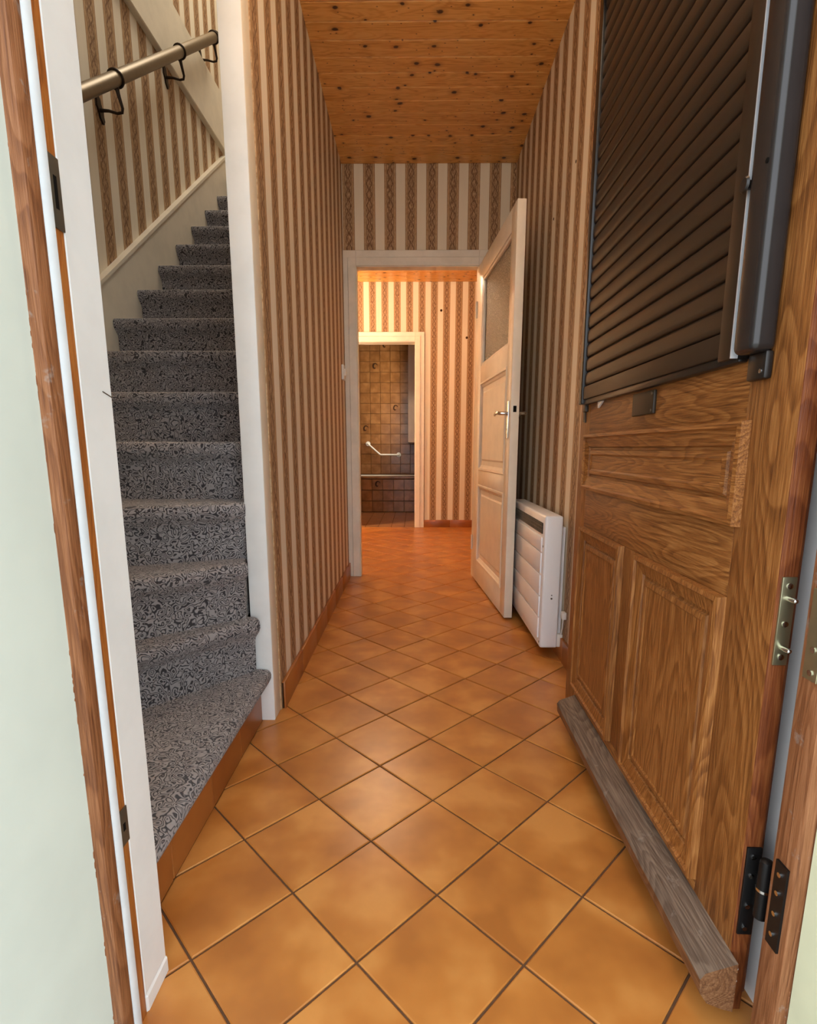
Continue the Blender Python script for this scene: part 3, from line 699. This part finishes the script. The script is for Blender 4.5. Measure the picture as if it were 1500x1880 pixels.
# local x from hinge, y toward the wall, visible face y = 0
def eB(nm, x0, x1, z0, z1, y0=0.0, y1=0.042, mat='paint_door', par=d2, bev=0.002): return B(nm, mat, x0, x1, y0, y1, z0, z1, par, bev, 2)
e0 = eB('stile', 0.0, 0.150, 0.012, 2.000); e1 = eB('stile', L2_ - 0.100, L2_, 0.012, 2.000)
SX0, SX1 = 0.150, L2_ - 0.100
eB('rail', SX0, SX1, 0.012, 0.145); eB('rail', SX0, SX1, 0.655, 0.745); eB('rail', SX0, SX1, 1.285, 1.385); eB('rail', SX0, SX1, 1.895, 2.000)
def sunk(z0, z1):
    lv = [(0.0, 0.0), (0.004, -0.004), (0.014, -0.003), (0.018, 0.004), (0.030, 0.009), (0.034, 0.012), (0.060, 0.012), (0.070, 0.0085), (0.075, 0.0085)]
    vs = []; fs = []
    for ins, h in lv: vs += [(SX0 + ins, h, z0 + ins), (SX1 - ins, h, z0 + ins), (SX1 - ins, h, z1 - ins), (SX0 + ins, h, z1 - ins)]
    for i in range(len(lv) - 1):
        for q in range(4): fs.append((i * 4 + q, i * 4 + (q + 1) % 4, (i + 1) * 4 + (q + 1) % 4, (i + 1) * 4 + q))
    k_ = (len(lv) - 1) * 4; fs.append((k_, k_ + 1, k_ + 2, k_ + 3))
    n0 = len(vs); vs += [(SX0, 0.03, z0), (SX1, 0.03, z0), (SX1, 0.03, z1), (SX0, 0.03, z1)]
    for q in range(4): fs.append((q, (q + 1) % 4, n0 + (q + 1) % 4, n0 + q))
    fs.append((n0, n0 + 1, n0 + 2, n0 + 3))
    MB().pyd(vs, fs).build('panel', 'paint_door', d2)
sunk(0.145, 0.655); sunk(0.745, 1.285)
gp = B('glass_pane', 'glass_ribbed', SX0 - 0.004, SX1 + 0.004, 0.020, 0.025, 1.38, 1.90, d2)
for nm, x0, x1, z0, z1 in (('bead', SX0, SX0 + 0.018, 1.385, 1.895), ('bead', SX1 - 0.018, SX1, 1.385, 1.895), ('bead', SX0, SX1, 1.385, 1.400), ('bead', SX0, SX1, 1.877, 1.895)):
    eB(nm, x0, x1, z0, z1, 0.004, 0.020, 'paint_door', d2, 0.004)
for y0, sgn in ((0.0, -1), (0.042, 1)):
    ht = MB(); a, b = sorted((y0, y0 + sgn * 0.006))
    ht.box(L2_ - 0.066, L2_ - 0.030, a, b, 0.930, 1.112, 0.003, 2)
    hnd = ht.build('lever_plate', 'steel', d2, True)
    X = L2_ - 0.048; yy = y0 + sgn * 0.045
    MB().tube([(X, y0 + sgn * 0.004, 1.052), (X, y0 + sgn * 0.036, 1.052), (X - 0.006, yy, 1.053), (X - 0.03, yy + sgn * 0.002, 1.056), (X - 0.07, yy + sgn * 0.002, 1.054), (X - 0.10, yy, 1.050), (X - 0.115, yy - sgn * 0.004, 1.046)],
              [0.009, 0.009, 0.009, 0.009, 0.008, 0.0065, 0.004], 12).build('lever', 'steel', hnd, True)
    MB().cyl((X, y0, 0.975), (X, y0 + sgn * 0.0066, 0.975), 0.004, 10).build('keyhole', 'black_void', hnd)
B('lock_slot', 'black_void', L2_ - 0.001, L2_ + 0.0008, 0.012, 0.028, 1.055, 1.085, e1)
for z in (0.25, 1.75): MB().tube([(-0.006, -0.004, z - 0.05), (-0.006, -0.004, z + 0.05)], 0.007, 12).build('hinge', 'paint_door', d2, True)

# ------------------------------------------------------------------ electric heater
hx0, hx1, hy0, hy1, hz0, hz1 = 0.532, 0.606, 2.125, 2.875, 0.052, 0.612
ra = tag(empty('electric_heater', (hx1, 2.5, 0)), 'white electric panel heater on the hallway wall by the inner door', 'heater')
def rb(nm, mat, x0, x1, y0, y1, z0, z1, par=None, bev=0.0, seg=2): return B(nm, mat, x0 - hx1, x1 - hx1, y0 - 2.5, y1 - 2.5, z0, z1, par or ra, bev, seg)
rb('casing', 'enamel', hx0, hx1, hy0, hy1, hz0, hz1, None, 0.009, 3)
zs = [0.085, 0.178, 0.271, 0.364, 0.457, 0.522]
for a, b in zip(zs, zs[1:]): rb('front_panel', 'enamel', hx0 - 0.006, hx0 + 0.002, hy0 + 0.032, hy1 - 0.03, a + 0.002, b - 0.002, None, 0.0025, 2)
gl = rb('grille', 'black_void', hx0 - 0.0015, hx0 + 0.003, hy0 + 0.032, hy1 - 0.03, 0.535, 0.580)
fm = None
for i in range(38):
    yq = hy0 + 0.04 + i * 0.0182
    if fm is None: o = B('grille_fin', 'keep_metal', -0.0045, 0.001, -0.0035, 0.0035, 0.535, 0.580, gl); fm = o.data
    else: o = link('grille_fin', fm, gl)
    o.location = (hx0 - hx1, yq - 2.5, 0)
for z in (0.5505, 0.565): rb('grille_bar', 'keep_metal', hx0 - 0.005, hx0, hy0 + 0.032, hy1 - 0.03, z - 0.001, z + 0.001, gl)
rb('back_plate', 'enamel', hx1, XR - 0.006, hy0 + 0.03, hy1 - 0.03, hz0 + 0.04, hz1 - 0.05)
rb('wall_bracket', 'enamel', XR - 0.008, XR, hy0 + 0.06, hy0 + 0.10, 0.10, 0.55)
rb('wall_bracket', 'enamel', XR - 0.008, XR, hy1 - 0.10, hy1 - 0.06, 0.10, 0.55)
rb('cable_box', 'plastic_white', 0.604, XR - 0.002, hy0 + 0.004, hy0 + 0.03, 0.055, 0.11, None, 0.003)
rb('cable_box', 'plastic_white', 0.612, XR, hy0 - 0.03, hy0 + 0.0, 0.185, 0.215, None, 0.003)
MB().tube([(0.62 - hx1, hy0 - 2.5 + 0.01, 0.10), (0.622 - hx1, hy0 - 2.5 - 0.004, 0.14), (0.622 - hx1, hy0 - 2.5 - 0.012, 0.19)], 0.0028, 8).build('cable', 'plastic_white', ra, True)
for z in (0.268, 0.282): MB().cyl((0.572 - hx1, hy0 - 2.5 - 0.0012, z), (0.572 - hx1, hy0 - 2.5 + 0.001, z), 0.004 if z < 0.27 else 0.0025, 12).build('indicator', 'keep_metal', ra)
for z in (0.485, 0.075): MB().cyl((hx0 - hx1 - 0.0012, hy0 - 2.5 + 0.018, z), (hx0 - hx1 + 0.001, hy0 - 2.5 + 0.018, z), 0.005, 10).build('screw', 'keep_metal', ra)

# ------------------------------------------------------------------ light switch by the inner doorway, screw holes in the paper
sw = tag(empty('light_switch', (XL, 3.46, 1.35)), 'small white light switch on the left wallpaper beside the doorway', 'light switch')
B('switch_plate', 'plastic_white', 0.0, 0.016, -0.038, 0.038, -0.045, 0.045, sw, 0.004, 2)
B('rocker', 'plastic_white', 0.015, 0.024, -0.016, 0.016, -0.022, 0.022, sw, 0.003, 2)
for x, z in ((0.289, 2.322), (0.565, 2.047)): MB().cyl((x, YF - 0.002, z), (x, YF + 0.001, z), 0.013, 10).build('screw_hole', 'motif', wf)
for yq, z in ((2.30, 1.98), (2.05, 1.75), (2.62, 1.90)): MB().cyl((XR - 0.001, yq, z), (XR + 0.001, yq, z), 0.006, 10).build('screw_hole', 'motif', wr)

# ------------------------------------------------------------------ ceiling lamps added out of view to brighten hallway and far room
def lamp(name, label, x, y, strength, col):
    e = tag(empty(name, (x, y, ZC)), label, 'ceiling lamp')
    MB().tube([(0, 0, 0.0), (0, 0, -0.022), (0, 0, -0.03)], [0.07, 0.066, 0.045], 28).build('ceiling_rose', 'enamel', e, True)
    b = bmesh.new(); bmesh.ops.create_uvsphere(b, u_segments=28, v_segments=16, radius=0.11)
    bmesh.ops.translate(b, verts=b.verts, vec=(0, 0, -0.125)); m = MB(); m.add(b)
    k = N('lit_globe_' + name); k.b.inputs['Emission Strength'].default_value = strength; k.b.inputs['Emission Color'].default_value = (*col, 1)
    k.base((0.9, 0.88, 0.82), 0.3)
    m.build('globe', 'lit_globe_' + name, e, True)
lamp('added_ceiling_lamp', 'added opal globe lamp brightening the hallway near the entrance', 0.09, 1.18, 22, (1.0, 0.83, 0.62))
lamp('added_ceiling_lamp', 'added opal globe lamp brightening the far room from its ceiling', -0.33, 4.60, 66, (1.0, 0.73, 0.48))
